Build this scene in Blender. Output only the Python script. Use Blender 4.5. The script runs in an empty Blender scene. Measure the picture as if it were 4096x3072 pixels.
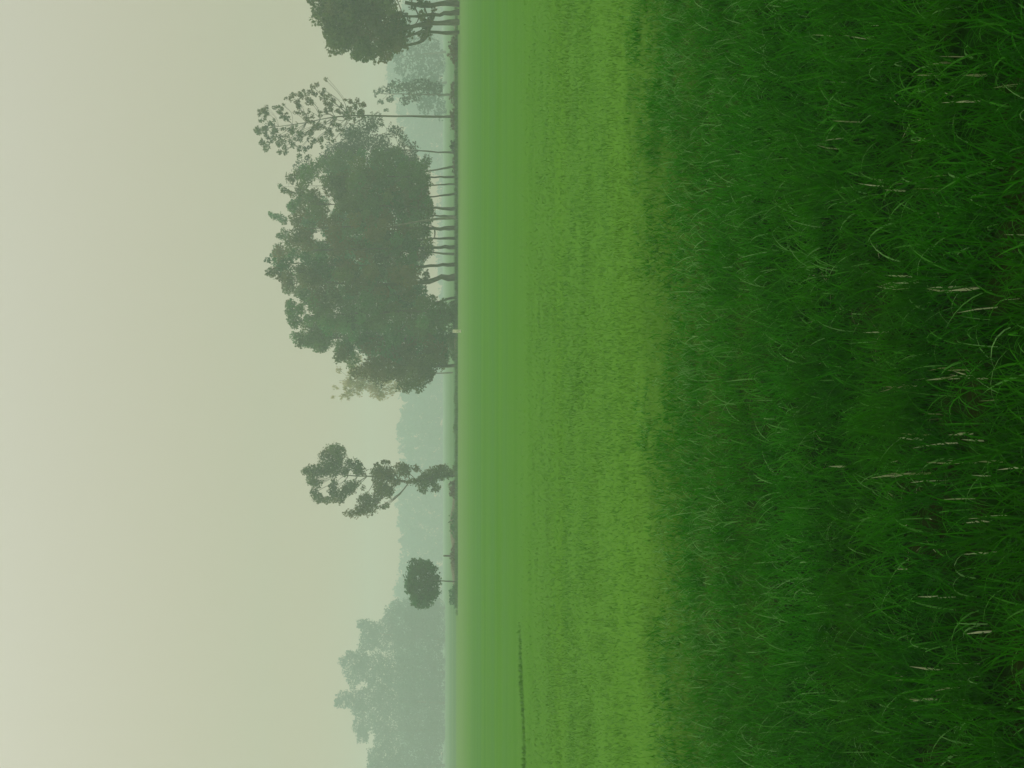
import bpy, math, random
import numpy as np
from mathutils import Matrix, Vector

random.seed(7)
rng = np.random.default_rng(7)
scene = bpy.context.scene
COL = scene.collection

# ------------------------------------------------------------------ camera
# the photograph was taken holding the phone upright but is shown lying on its side:
# the left of the picture is up in the world, the top of the picture is the right-hand side
EYE = 1.5
F = 5628.0                       # focal length in photo pixels (4096 wide), about 40 degrees over the long side
CX, CY = 2048.0, 1536.0
HORIZON = 1756.0
pitch = math.atan((CX - HORIZON) / F)
fwd = Vector((0, math.cos(pitch), -math.sin(pitch)))
upv = Vector((0, math.sin(pitch), math.cos(pitch)))
rgt = Vector((1, 0, 0))
cam_data = bpy.data.cameras.new("camera")
cam = bpy.data.objects.new("camera", cam_data)
COL.objects.link(cam)
cam_data.sensor_width = 36.0
cam_data.lens = 36.0 * F / 4096.0
cam_data.clip_start = 0.05
cam_data.clip_end = 5000
R = Matrix((-upv, rgt, -fwd)).transposed().to_4x4()
cam.matrix_world = Matrix.Translation((0, 0, EYE)) @ R
scene.camera = cam

# ------------------------------------------------------------------ sky and sun
SUN_EL, SUN_AZ = math.radians(42), math.radians(-35)     # azimuth from +Y towards +X
world = bpy.data.worlds.new("World")
scene.world = world
world.use_nodes = True
nt = world.node_tree
nt.nodes.clear()
w_out = nt.nodes.new("ShaderNodeOutputWorld")
w_bg = nt.nodes.new("ShaderNodeBackground")
w_bg.inputs["Strength"].default_value = 0.10
sky = nt.nodes.new("ShaderNodeTexSky")
sky.sky_type = 'NISHITA'
sky.sun_disc = False
sky.sun_elevation = SUN_EL
sky.sun_rotation = SUN_AZ
sky.dust_density = 6.0
sky.air_density = 1.0
hs = nt.nodes.new("ShaderNodeHueSaturation")
hs.inputs["Saturation"].default_value = 0.12
geo = nt.nodes.new("ShaderNodeTexCoord")
sep = nt.nodes.new("ShaderNodeSeparateXYZ")
ramp = nt.nodes.new("ShaderNodeValToRGB")       # thick overcast: warm and dimmer at the horizon, brightest overhead
els = ramp.color_ramp.elements
SKY_STOPS = [(0.0, (1.36, 0.70, 0.42)), (0.05, (1.12, 0.77, 0.50)), (0.12, (1.01, 0.90, 0.64)), (0.30, (1.17, 1.13, 0.92)),
             (1.0, (2.0, 2.0, 1.75))]
els[0].position, els[1].position = 0.0, 1.0
for p, c in SKY_STOPS[1:-1]:
    els.new(p)
SKY_GAIN = 1.0
for e, (p, c) in zip(sorted(els, key=lambda e: e.position), SKY_STOPS):
    e.color = (c[0] * .5, c[1] * .5, c[2] * .5, 1)
# an even overcast veil laid over the clear sky
mixv = nt.nodes.new("ShaderNodeMix")
mixv.data_type = 'RGBA'
mixv.inputs[0].default_value = 0.85
mixv.inputs[7].default_value = (11.0 * SKY_GAIN, 11.0 * SKY_GAIN, 11.0 * SKY_GAIN, 1)
mul = nt.nodes.new("ShaderNodeMix")
mul.data_type = 'RGBA'
mul.blend_type = 'MULTIPLY'
mul.inputs[0].default_value = 1.0
L = nt.links.new
L(geo.outputs["Generated"], sep.inputs[0])
L(sep.outputs["Z"], ramp.inputs[0])
L(sky.outputs[0], hs.inputs["Color"])
L(hs.outputs[0], mixv.inputs[6])
L(mixv.outputs[2], mul.inputs[6])
L(ramp.outputs[0], mul.inputs[7])
L(mul.outputs[2], w_bg.inputs["Color"])
L(w_bg.outputs[0], w_out.inputs["Surface"])

sun_d = bpy.data.lights.new("sun", 'SUN')
sun_d.energy = 1.3
sun_d.angle = math.radians(14)
sun_d.color = (1.0, 0.95, 0.84)
sun = bpy.data.objects.new("sun", sun_d)
COL.objects.link(sun)
sdir = Vector((math.sin(SUN_AZ) * math.cos(SUN_EL), math.cos(SUN_AZ) * math.cos(SUN_EL), math.sin(SUN_EL)))
sun.rotation_euler = sdir.to_track_quat('Z', 'Y').to_euler()

scene.view_settings.view_transform = 'Standard'
scene.view_settings.look = 'None'
scene.view_settings.exposure = 0.0
scene.view_settings.gamma = 1.0
scene.cycles.volume_bounces = 2
scene.cycles.max_bounces = 8
scene.cycles.transparent_max_bounces = 8


# ------------------------------------------------------------------ helpers
def tag(o, label=None, cat=None, group=None, kind=None):
    if label: o["label"] = label
    if cat: o["category"] = cat
    if group: o["group"] = group
    if kind: o["kind"] = kind
    return o


def W(x, y, dist):
    """photo pixel -> the point on that line of sight whose distance ahead of the camera is dist"""
    d = fwd + upv * ((CX - x) / F) + rgt * ((CY - y) / F)
    k = dist / d.y
    return np.array([d.x * k, dist, EYE + d.z * k])


def height(x, y):
    """gentle unevenness of the field"""
    x = np.asarray(x, float); y = np.asarray(y, float)
    near = np.clip(1.0 - (y - 5) / 60.0, 0, 1)
    h = 0.018 * np.sin(x * 1.3 + 0.7 * np.sin(y * 0.9)) * np.cos(y * 1.1 + x * 0.4)
    h += 0.012 * np.sin(x * 3.1 + y * 1.7) * np.sin(y * 2.3 - x)
    return h * near


def raw_mesh(name, V, Fc, tint=None, mats=(), matidx=None, smooth=False):
    """V (n,3); Fc: list of (m,k) index arrays, k = 3 or 4; tint per face"""
    me = bpy.data.meshes.new(name)
    me.vertices.add(len(V))
    me.vertices.foreach_set("co", np.ascontiguousarray(V, dtype=np.float32).ravel())
    loops = np.concatenate([f.ravel() for f in Fc]).astype(np.int32)
    sizes = np.concatenate([np.full(len(f), f.shape[1]) for f in Fc]).astype(np.int32)
    starts = np.concatenate([[0], np.cumsum(sizes)[:-1]]).astype(np.int32)
    me.loops.add(len(loops))
    me.loops.foreach_set("vertex_index", loops)
    me.polygons.add(len(sizes))
    me.polygons.foreach_set("loop_start", starts)
    if matidx is not None:
        me.polygons.foreach_set("material_index", np.asarray(matidx, dtype=np.int32))
    me.update(calc_edges=True)
    if tint is not None:
        a = me.attributes.new("tint", 'FLOAT', 'FACE')
        a.data.foreach_set("value", np.asarray(tint, dtype=np.float32))
    for m in mats:
        me.materials.append(m)
    if smooth:
        me.polygons.foreach_set("use_smooth", np.ones(len(sizes), dtype=bool))
    return me


def link(name, me, parent=None, loc=None):
    o = bpy.data.objects.new(name, me)
    COL.objects.link(o)
    if loc is not None: o.location = loc
    if parent is not None: o.parent = parent
    return o


class Tubes:
    """tapered round limbs gathered into one mesh"""
    def __init__(s): s.V = []; s.F = []; s.n = 0
    def add(s, pts, rad, sides=7):
        pts = np.array(pts, float)
        t = np.gradient(pts, axis=0)
        t /= np.linalg.norm(t, axis=1)[:, None] + 1e-9
        ref = np.array([0.13, 1.0, 0.21]); ref /= np.linalg.norm(ref)
        rings = []
        for p, d, r in zip(pts, t, rad):
            a = np.cross(d, ref); a /= np.linalg.norm(a) + 1e-9
            b = np.cross(d, a)
            an = np.linspace(0, 2 * np.pi, sides, endpoint=False)
            rr = r * (1 + 0.12 * np.sin(an * 2 + p[2] * 3))
            rings.append(p + (np.cos(an) * rr)[:, None] * a + (np.sin(an) * rr)[:, None] * b)
        V = np.concatenate(rings)
        base = s.n
        for i in range(len(pts) - 1):
            for k in range(sides):
                k2 = (k + 1) % sides
                s.F.append((base + i * sides + k, base + i * sides + k2, base + (i + 1) * sides + k2, base + (i + 1) * sides + k))
        s.V.append(V); s.n += len(V)
    def mesh(s, name, mat, origin=(0, 0, 0)):
        V = np.concatenate(s.V) - np.array(origin)
        return raw_mesh(name, V, [np.array(s.F)], mats=[mat], smooth=True)


def smooth_path(pts, n=10, wob=0.0):
    pts = np.array(pts, float)
    t = np.linspace(0, len(pts) - 1, n)
    out = np.stack([np.interp(t, np.arange(len(pts)), pts[:, k]) for k in range(3)], 1)
    k = np.array([.25, .5, .25])
    for _ in range(2):
        o2 = out.copy()
        o2[1:-1] = out[:-2] * k[0] + out[1:-1] * k[1] + out[2:] * k[2]
        out = o2
    if wob:
        out[1:-1] += rng.normal(0, wob, (n - 2, 3))
    return out


# ------------------------------------------------------------------ materials
def new_mat(name):
    m = bpy.data.materials.new(name)
    m.use_nodes = True
    m.node_tree.nodes.clear()
    return m, m.node_tree.nodes, m.node_tree.links.new


def leaf_mat(name, dark, light, brown, brown_amt=0.5, scale=0.25, transl=0.3, rough=0.6, spec=0.15):
    m, N, LK = new_mat(name)
    out = N.new("ShaderNodeOutputMaterial")
    at = N.new("ShaderNodeAttribute"); at.attribute_name = "tint"
    rp = N.new("ShaderNodeValToRGB")
    rp.color_ramp.elements[0].color = (*dark, 1)
    rp.color_ramp.elements[1].color = (*light, 1)
    g = N.new("ShaderNodeNewGeometry")
    nz = N.new("ShaderNodeTexNoise"); nz.inputs["Scale"].default_value = scale; nz.inputs["Detail"].default_value = 3
    mr = N.new("ShaderNodeMapRange")
    mr.inputs["From Min"].default_value = 0.42; mr.inputs["From Max"].default_value = 0.62
    mr.inputs["To Max"].default_value = brown_amt
    mx = N.new("ShaderNodeMix"); mx.data_type = 'RGBA'
    mx.inputs[7].default_value = (*brown, 1)
    LK(at.outputs["Fac"], rp.inputs[0])
    LK(g.outputs["Position"], nz.inputs["Vector"])
    LK(nz.outputs[0], mr.inputs["Value"])
    LK(mr.outputs[0], mx.inputs[0])
    LK(rp.outputs[0], mx.inputs[6])
    bs = N.new("ShaderNodeBsdfPrincipled")
    bs.inputs["Roughness"].default_value = rough
    bs.inputs["Specular IOR Level"].default_value = spec
    tr = N.new("ShaderNodeBsdfTranslucent")
    ms = N.new("ShaderNodeMixShader"); ms.inputs[0].default_value = transl
    LK(mx.outputs[2], bs.inputs["Base Color"]); LK(mx.outputs[2], tr.inputs["Color"])
    LK(bs.outputs[0], ms.inputs[1]); LK(tr.outputs[0], ms.inputs[2])
    LK(ms.outputs[0], out.inputs["Surface"])
    return m


def bark_mat(name, c1, c2):
    m, N, LK = new_mat(name)
    out = N.new("ShaderNodeOutputMaterial")
    bs = N.new("ShaderNodeBsdfPrincipled"); bs.inputs["Roughness"].default_value = 0.9
    g = N.new("ShaderNodeNewGeometry")
    mp = N.new("ShaderNodeMapping"); mp.inputs["Scale"].default_value = (3, 3, 0.8)
    nz = N.new("ShaderNodeTexNoise"); nz.inputs["Scale"].default_value = 2.5; nz.inputs["Detail"].default_value = 6
    rp = N.new("ShaderNodeValToRGB")
    rp.color_ramp.elements[0].position = 0.35; rp.color_ramp.elements[1].position = 0.65
    rp.color_ramp.elements[0].color = (*c1, 1); rp.color_ramp.elements[1].color = (*c2, 1)
    bp = N.new("ShaderNodeBump"); bp.inputs["Strength"].default_value = 0.5; bp.inputs["Distance"].default_value = 0.03
    LK(g.outputs["Position"], mp.inputs[0]); LK(mp.outputs[0], nz.inputs["Vector"])
    LK(nz.outputs[0], rp.inputs[0]); LK(rp.outputs[0], bs.inputs["Base Color"])
    LK(nz.outputs[0], bp.inputs["Height"]); LK(bp.outputs[0], bs.inputs["Normal"])
    LK(bs.outputs[0], out.inputs["Surface"])
    return m


M_green = leaf_mat("foliage_dense", (0.006, 0.095, 0.016), (0.080, 0.290, 0.072), (0.175, 0.195, 0.055), 0.65, 0.16)
M_brown = leaf_mat("foliage_brownish", (0.030, 0.072, 0.010), (0.150, 0.215, 0.060), (0.190, 0.155, 0.055), 0.8, 0.22)
M_round = leaf_mat("foliage_round", (0.008, 0.090, 0.022), (0.060, 0.230, 0.070), (0.10, 0.16, 0.05), 0.4, 0.5)
M_loose = leaf_mat("foliage_loose", (0.035, 0.075, 0.034), (0.080, 0.130, 0.065), (0.08, 0.09, 0.05), 0.5, 0.3)
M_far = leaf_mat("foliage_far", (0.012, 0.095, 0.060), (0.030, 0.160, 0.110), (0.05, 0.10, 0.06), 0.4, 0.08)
M_feather = leaf_mat("foliage_feather", (0.34, 0.32, 0.15), (0.60, 0.56, 0.32), (0.50, 0.42, 0.24), 0.6, 0.4, transl=0.45)
M_dry = leaf_mat("foliage_dry", (0.10, 0.10, 0.05), (0.19, 0.18, 0.10), (0.15, 0.11, 0.07), 0.7, 0.5)
M_bark = bark_mat("bark_dark", (0.060, 0.065, 0.035), (0.14, 0.14, 0.08))
M_bark_pale = bark_mat("bark_pale", (0.16, 0.18, 0.12), (0.30, 0.32, 0.22))


# ------------------------------------------------------------------ foliage
def leaves(blobs, size, cover, shell=0.55, flat=1.0, streak=0.0):
    """blobs: rows of (cx,cy,cz, rx,ry,rz) in metres. Small bent leaf sprays scattered through the lumps"""
    P = []; T = []; S = []
    for (cx, cy, cz, rx, ry, rz) in blobs:
        n = max(6, int(cover * math.pi * rx * rz / (size * size * 0.42)))
        d = rng.normal(size=(n, 3)); d /= np.linalg.norm(d, axis=1)[:, None]
        # lumpy outline: the radius varies with direction
        ph = rng.uniform(0, 6.28, 6)
        lump = 1 + 0.20 * np.sin(3 * d[:, 0] + ph[0]) * np.sin(4 * d[:, 2] + ph[1]) + 0.16 * np.sin(8 * d[:, 0] + ph[2]) * np.cos(7 * d[:, 2] + ph[3]) \
            + 0.08 * np.sin(15 * d[:, 2] + ph[4]) * np.sin(14 * d[:, 0] + ph[5])
        r = np.where(rng.random(n) < shell, rng.uniform(0.72, 1.06, n), rng.random(n) ** (1 / 2.2) * 0.9) * lump
        p = d * r[:, None] * np.array([rx, ry, rz]) + np.array([cx, cy, cz])
        P.append(p)
        bt = rng.normal(0, 0.24)
        T.append(np.clip(0.5 + bt + rng.normal(0, 0.16, n), 0, 1))
        S.append(size * rng.uniform(0.55, 1.35, n))
    P = np.concatenate(P); T = np.concatenate(T); S = np.concatenate(S)
    n = len(P)
    a = rng.normal(size=(n, 3)); a[:, 2] *= (1 + streak * 3)
    a /= np.linalg.norm(a, axis=1)[:, None]
    b = np.cross(a, rng.normal(size=(n, 3))); b /= np.linalg.norm(b, axis=1)[:, None] + 1e-9
    c = np.cross(a, b)
    ln = (S * (1 + 1.2 * streak))[:, None]; wd = (S * 0.5 * (1 - 0.4 * streak))[:, None]
    v0 = P - a * ln * 0.6
    v1 = P + b * wd + c * wd * 0.35 * rng.normal(size=(n, 1)) - a * ln * 0.05
    v2 = P + a * ln * 0.6
    v3 = P - b * wd + c * wd * 0.35 * rng.normal(size=(n, 1)) + a * ln * 0.08
    V = np.stack([v0, v1, v2, v3], 1).reshape(-1, 3)
    i = np.arange(n) * 4
    Fc = np.stack([i, i + 1, i + 2, i + 3], 1)
    return V, Fc, T


def px_blobs(rows, dist, depth=1.0, spread=1.0):
    """(x, y, rx, ry[, distance offset]) in photo pixels -> lumps in metres standing at dist"""
    out = []
    for row in rows:
        x, y, rv, rh = row[:4]
        off = row[4] if len(row) > 4 else rng.uniform(-1, 1) * spread
        c = W(x, y, dist + off)
        k = dist / F
        out.append((c[0], c[1], c[2], rh * k, (rh + rv) * 0.5 * k * depth, rv * k))
    return out


def make_tree(name, label, cat, group, dist, base_y, blobs, mat, bark, size=0.30, cover=2.2, trunk=None, r0=0.18,
              limbs=8, crown_name="crown", shell=0.55, streak=0.0, base_z=0.0, trunks=None, twigs=0):
    bx = (CY - base_y) / F * dist
    root = np.array([bx, dist, base_z])
    e = bpy.data.objects.new(name, None)
    e.empty_display_size = 0.5
    e.location = root
    COL.objects.link(e)
    tag(e, label, cat, group)
    V, Fc, T = leaves(blobs, size, cover, shell, streak=streak)
    me = raw_mesh(crown_name, V - root, [Fc], T, [mat])
    link(crown_name, me, e)
    tb = Tubes()
    B = np.array(blobs)
    cen = B[:, :3].mean(0)
    if trunk is None:
        top = np.array([cen[0], dist, B[:, 2].max() * 0.8 + cen[2] * 0.2])
        low = B[:, 2].min()
        trunk = [root - [0, 0, 0.15], root + [(cen[0] - bx) * 0.12, 0, low * 0.55], [bx * 0.45 + cen[0] * 0.55, dist, cen[2] * 0.8], top]
    path = smooth_path(trunk, 14, 0.04 * r0 * 5)
    rad = np.linspace(1, 0.16, 14) * r0
    rad[0] *= 1.35
    tb.add(path, rad, 8)
    idx = rng.permutation(len(B))[:limbs]
    for i in idx:
        q = B[i, :3]
        z = q[2] - abs(q[0] - path[:, 0].mean()) * 0.55 - 0.6
        j = int(np.clip(np.argmin(np.abs(path[:, 2] - max(z, B[:, 2].min() - 0.2))), 3, 12))
        s0 = path[j]
        mid = (s0 + q) / 2 + [0, 0, -0.12 * np.linalg.norm(q - s0)] + rng.normal(0, 0.12, 3)
        rr = rad[j] * 0.55
        tb.add(smooth_path([s0, mid, q], 7), np.linspace(rr, max(0.012, rr * 0.2), 7), 5)
        for _ in range(twigs):
            dv = rng.normal(size=3); dv /= np.linalg.norm(dv)
            en = q + dv * B[i, 3:6] * 0.95
            tb.add(smooth_path([mid, (mid + en) / 2 + rng.normal(0, 0.06, 3), en], 5), np.linspace(rr * 0.4, 0.012, 5), 4)
    me = tb.mesh("trunk", bark, root)
    link("trunk", me, e)
    if trunks:
        for (pts, r) in trunks:
            t2 = Tubes()
            p = smooth_path(pts, 10, 0.02)
            t2.add(p, np.linspace(1.15, 0.7, 10) * r, 8)
            link("trunk", t2.mesh("trunk", bark, root), e)
    return e


# ------------------------------------------------------------------ ground
def ground_mat():
    m, N, LK = new_mat("field_ground")
    out = N.new("ShaderNodeOutputMaterial")
    bs = N.new("ShaderNodeBsdfPrincipled"); bs.inputs["Roughness"].default_value = 0.95
    bs.inputs["Specular IOR Level"].default_value = 0.0
    g = N.new("ShaderNodeNewGeometry")
    sp = N.new("ShaderNodeSeparateXYZ"); LK(g.outputs["Position"], sp.inputs[0])

    def noise(scale, sc=(1, 1, 1), detail=4, rough=0.6):
        mp = N.new("ShaderNodeMapping"); mp.inputs["Scale"].default_value = sc
        nz = N.new("ShaderNodeTexNoise"); nz.inputs["Scale"].default_value = scale
        nz.inputs["Detail"].default_value = detail; nz.inputs["Roughness"].default_value = rough
        LK(g.outputs["Position"], mp.inputs[0]); LK(mp.outputs[0], nz.inputs["Vector"])
        return nz.outputs[0]

    def rampn(src, a, b):
        r = N.new("ShaderNodeMapRange"); r.inputs["From Min"].default_value = a; r.inputs["From Max"].default_value = b
        LK(src, r.inputs["Value"]); return r.outputs[0]

    def mix(fac, c1, c2):
        x = N.new("ShaderNodeMix"); x.data_type = 'RGBA'
        if hasattr(fac, "default_value"): LK(fac, x.inputs[0])
        else: x.inputs[0].default_value = fac
        for k, c in ((6, c1), (7, c2)):
            if isinstance(c, tuple): x.inputs[k].default_value = (*c, 1)
            else: LK(c, x.inputs[k])
        return x.outputs[2]

    def math_(op, a, b):
        x = N.new("ShaderNodeMath"); x.operation = op
        for k, c in ((0, a), (1, b)):
            if hasattr(c, "default_value"): LK(c, x.inputs[k])
            else: x.inputs[k].default_value = c
        return x.outputs[0]

    # field: sown strips running across the view, mottled
    base = mix(rampn(noise(0.5, (0.25, 1, 1)), 0.3, 0.7), (0.080, 0.222, 0.025), (0.100, 0.255, 0.036))
    base = mix(rampn(noise(0.12, (0.06, 1, 1), 3), 0.42, 0.60), base, (0.088, 0.232, 0.048))
    fine = rampn(noise(7.0, (1, 0.5, 1), 6, 0.75), 0.35, 0.7)
    base = mix(math_('MULTIPLY', fine, 0.35), base, (0.062, 0.186, 0.016))
    # faint darker drill lines and wheelings, lying across the view
    bands = rampn(noise(0.34, (0.012, 1, 1), 5, 0.8), 0.50, 0.60)
    base = mix(math_('MULTIPLY', bands, 0.45), base, (0.058, 0.190, 0.024))
    # fresher, yellower growth in the nearer half
    base = mix(math_('MULTIPLY', rampn(math_('ADD', sp.outputs["Y"], math_('MULTIPLY', noise(0.2), 10.0)), 44.0, 16.0), 0.7), base, (0.104, 0.258, 0.026))
    # paler, yellower crop towards the far edge of the field
    far = rampn(math_('ADD', sp.outputs["Y"], math_('MULTIPLY', noise(0.05, (0.3, 1, 1)), 24.0)), 70.0, 104.0)
    base = mix(math_('MULTIPLY', far, 0.4), base, (0.19, 0.30, 0.090))
    # soil under the long grass near the camera, blackened to paint shade between blades
    shaded_soil = mix(rampn(noise(9.0, detail=6), 0.35, 0.65), (0.006, 0.020, 0.001), (0.014, 0.024, 0.003))
    dk = mix(rampn(math_('SUBTRACT', noise(1.6, detail=5), math_('MULTIPLY', sp.outputs['Y'], 0.03)), 0.36, 0.48), (0.003, 0.024, 0.000), shaded_soil)
    nearf = rampn(math_('ADD', math_('SUBTRACT', sp.outputs["Y"], math_('MULTIPLY', sp.outputs["X"], 0.24)), math_('MULTIPLY', noise(1.2), 2.0)), 7.0, 12.0)
    col = mix(nearf, dk, base)
    # bare and dry country beyond the field
    wild = mix(rampn(noise(0.03, (0.3, 1, 1)), 0.4, 0.6), (0.08, 0.19, 0.07), (0.12, 0.22, 0.085))
    col = mix(rampn(sp.outputs["Y"], 121.0, 123.0), col, wild)
    LK(col, bs.inputs["Base Color"])
    bp = N.new("ShaderNodeBump"); bp.inputs["Strength"].default_value = 0.6; bp.inputs["Distance"].default_value = 0.05
    LK(noise(5.0, detail=6, rough=0.7), bp.inputs["Height"]); LK(bp.outputs[0], bs.inputs["Normal"])
    LK(bs.outputs[0], out.inputs["Surface"])
    return m


def axis(a, b, near, n):
    t = np.linspace(0, 1, n)
    return a + (b - a) * t ** near


ys = np.concatenate([[-90, -40, -15, -5], axis(0, 40, 1, 161), 40 + axis(0, 600, 2.2, 40)[1:]])
xs_h = np.concatenate([axis(0, 16, 1, 81), 16 + axis(0, 474, 2.2, 22)[1:]])
xs = np.concatenate([-xs_h[::-1][:-1], xs_h])
XX, YY = np.meshgrid(xs, ys)
GV = np.stack([XX, YY, height(XX, YY)], -1).reshape(-1, 3)
nx = len(xs)
ii, jj = np.meshgrid(np.arange(len(ys) - 1), np.arange(nx - 1), indexing='ij')
q = (ii * nx + jj).ravel()
GF = np.stack([q, q + 1, q + nx + 1, q + nx], 1)
ground = link("ground", raw_mesh("ground", GV, [GF], mats=[ground_mat()], smooth=True))
tag(ground, kind="structure")


# ------------------------------------------------------------------ grass
def grass_mat(name, stops, transl=0.35, rough=0.45, spec=0.35, nscale=1.4, alt=None, alt_amt=0.5):
    m, N, LK = new_mat(name)
    out = N.new("ShaderNodeOutputMaterial")
    at = N.new("ShaderNodeAttribute"); at.attribute_name = "tint"
    rp = N.new("ShaderNodeValToRGB")
    e = rp.color_ramp.elements
    e[0].position, e[0].color = stops[0][0], (*stops[0][1], 1)
    e[1].position, e[1].color = stops[-1][0], (*stops[-1][1], 1)
    for p, c in stops[1:-1]:
        x = e.new(p); x.color = (*c, 1)
    col = rp.outputs[0]
    LK(at.outputs["Fac"], rp.inputs[0])
    if alt:
        g = N.new("ShaderNodeNewGeometry")
        mp = N.new("ShaderNodeMapping"); mp.inputs["Scale"].default_value = (0.5, 1, 1)
        nz = N.new("ShaderNodeTexNoise"); nz.inputs["Scale"].default_value = nscale; nz.inputs["Detail"].default_value = 4
        mr = N.new("ShaderNodeMapRange"); mr.inputs["From Min"].default_value = 0.42; mr.inputs["From Max"].default_value = 0.62
        mr.inputs["To Max"].default_value = alt_amt
        mx = N.new("ShaderNodeMix"); mx.data_type = 'RGBA'; mx.inputs[7].default_value = (*alt, 1)
        LK(g.outputs["Position"], mp.inputs[0]); LK(mp.outputs[0], nz.inputs["Vector"]); LK(nz.outputs[0], mr.inputs["Value"])
        LK(mr.outputs[0], mx.inputs[0]); LK(col, mx.inputs[6]); col = mx.outputs[2]
    bs = N.new("ShaderNodeBsdfPrincipled"); bs.inputs["Roughness"].default_value = rough
    bs.inputs["Specular IOR Level"].default_value = spec
    tr = N.new("ShaderNodeBsdfTranslucent")
    ms = N.new("ShaderNodeMixShader"); ms.inputs[0].default_value = transl
    LK(col, bs.inputs["Base Color"]); LK(col, tr.inputs["Color"])
    LK(bs.outputs[0], ms.inputs[1]); LK(tr.outputs[0], ms.inputs[2]); LK(ms.outputs[0], out.inputs["Surface"])
    return m


def blades(P, length, width, lean, curl, segs, tint, z0=-0.01):
    """P (n,2) roots; each blade is a tapering ribbon that leans and curls over"""
    n = len(P)
    az = rng.uniform(0, 2 * np.pi, n)
    d = np.stack([np.cos(az), np.sin(az)], 1)
    face = az + np.pi / 2 + rng.normal(0, 0.6, n)
    wv = np.stack([np.cos(face), np.sin(face)], 1)
    root = np.stack([P[:, 0], P[:, 1], height(P[:, 0], P[:, 1]) + z0], 1)
    rows = []
    pos = root.copy()
    ang = lean.copy()
    step = length / segs
    for k in range(segs + 1):
        t = k / segs
        w = width * (1 - t ** 1.6) * 0.5 * (0.75 + 0.5 * min(1, 3 * t) if k else 0.8)
        if k < segs:
            wz = np.stack([wv[:, 0] * w, wv[:, 1] * w, 0 * w], 1)
            rows.append(pos - wz); rows.append(pos + wz)
        else:
            rows.append(pos)
        hz = np.sin(ang) * step
        pos = pos + np.stack([d[:, 0] * hz, d[:, 1] * hz, np.cos(ang) * step], 1)
        ang = ang + curl / segs
    V = np.stack(rows, 1)
    m = V.shape[1]
    V = V.reshape(-1, 3)
    b = np.arange(n) * m
    quads = []
    for k in range(segs - 1):
        quads.append(np.stack([b + 2 * k, b + 2 * k + 1, b + 2 * k + 3, b + 2 * k + 2], 1))
    tris = np.stack([b + 2 * segs - 2, b + 2 * segs - 1, b + 2 * segs], 1)
    Q = np.concatenate(quads) if quads else np.zeros((0, 4), int)
    return V, Q, tris, np.tile(tint, max(0, segs - 1)), tint


class Blades:
    def __init__(s): s.V = []; s.Q = []; s.T = []; s.tq = []; s.tt = []; s.mq = []; s.mt = []; s.n = 0
    def add(s, mat, *a, **k):
        V, Q, T, tq, tt = blades(*a, **k)
        s.V.append(V); s.Q.append(Q + s.n); s.T.append(T + s.n); s.tq.append(tq); s.tt.append(tt)
        s.mq.append(np.full(len(Q), mat)); s.mt.append(np.full(len(T), mat)); s.n += len(V)
    def mesh(s, name, mats):
        return raw_mesh(name, np.concatenate(s.V), [np.concatenate(s.Q), np.concatenate(s.T)],
                        np.concatenate(s.tq + s.tt), mats, np.concatenate(s.mq + s.mt))


def vnoise(x, y, seed, cell):
    """smooth value noise 0..1 for patchy planting"""
    r = np.random.default_rng(seed)
    G = r.random((256, 256))
    u = x / cell + 100; v = y / cell + 100
    i = np.floor(u).astype(int); j = np.floor(v).astype(int)
    fu = u - i; fv = v - j
    fu = fu * fu * (3 - 2 * fu); fv = fv * fv * (3 - 2 * fv)
    g = lambda a, b: G[a % 256, b % 256]
    return (g(i, j) * (1 - fu) * (1 - fv) + g(i + 1, j) * fu * (1 - fv) + g(i, j + 1) * (1 - fu) * fv + g(i + 1, j + 1) * fu * fv)


def edge_y(x):
    """where the long dark grass in front gives way to the short bright grass"""
    return 8.1 + 0.24 * x + 0.6 * (vnoise(x, x * 0 + 3, 5, 0.9) - 0.5)


def dark_share(x, y):
    """share of long dark blades in the sward: patches of long and short blades run together across two or three metres"""
    n = 0.6 * vnoise(x, y * 0.6, 6, 0.45) + 0.4 * vnoise(x, y, 7, 0.15)
    return np.clip((edge_y(x) - y) / 5.6 + 0.42 + 0.5 * (n - 0.5), 0, 1)


def wedge(n, y0, y1, margin, power=1.0):
    """roots in the fan of ground that the camera sees between y0 and y1, and a margin either side"""
    u = rng.random(n)
    if power == 1.0:   # even per square metre
        y = np.sqrt(y0 ** 2 + u * (y1 ** 2 - y0 ** 2))
    else:              # thinning as 1/y per square metre
        y = y0 + u * (y1 - y0)
    x = (rng.random(n) * 2 - 1) * (0.273 * y + margin)
    return x, y


# long grass in the foreground
LG = Blades()
cx, cy = wedge(43000, 2.6, 13.0, 3.0)
tuft_h = rng.uniform(0.6, 1.4, len(cx)); tuft_t = rng.normal(0, 0.13, len(cx))
k = np.repeat(np.arange(len(cx)), 11)
x = cx[k] + rng.normal(0, 0.017, len(k)); y = cy[k] + rng.normal(0, 0.017, len(k))
keep = rng.random(len(x)) < dark_share(x, y)
thin = vnoise(x, y, 11, 0.35) * 0.6 + vnoise(x, y, 12, 0.12) * 0.4
bare = np.clip((4.8 - y) / 1.6, 0, 1) * np.clip((vnoise(x, y, 21, 0.7) - 0.5) * 4, 0, 1)      # worn spots close by
keep &= rng.random(len(x)) < np.clip(0.45 + 1.3 * thin, 0, 1) * (1 - 0.35 * bare)
x, y, k = x[keep], y[keep], k[keep]
n = len(x)
hgt = 0.085 + 0.06 * vnoise(x, y, 13, 0.28) + 0.04 * vnoise(x, y, 15, 0.08)
near_c = np.clip((6.5 - y) / 3, 0, 1)
ln = hgt * rng.uniform(0.6, 1.4, n) * tuft_h[k] * (1 + 0.15 * near_c)
ds = dark_share(x, y)
ln = ln * (0.35 + 0.65 * ds)
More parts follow.
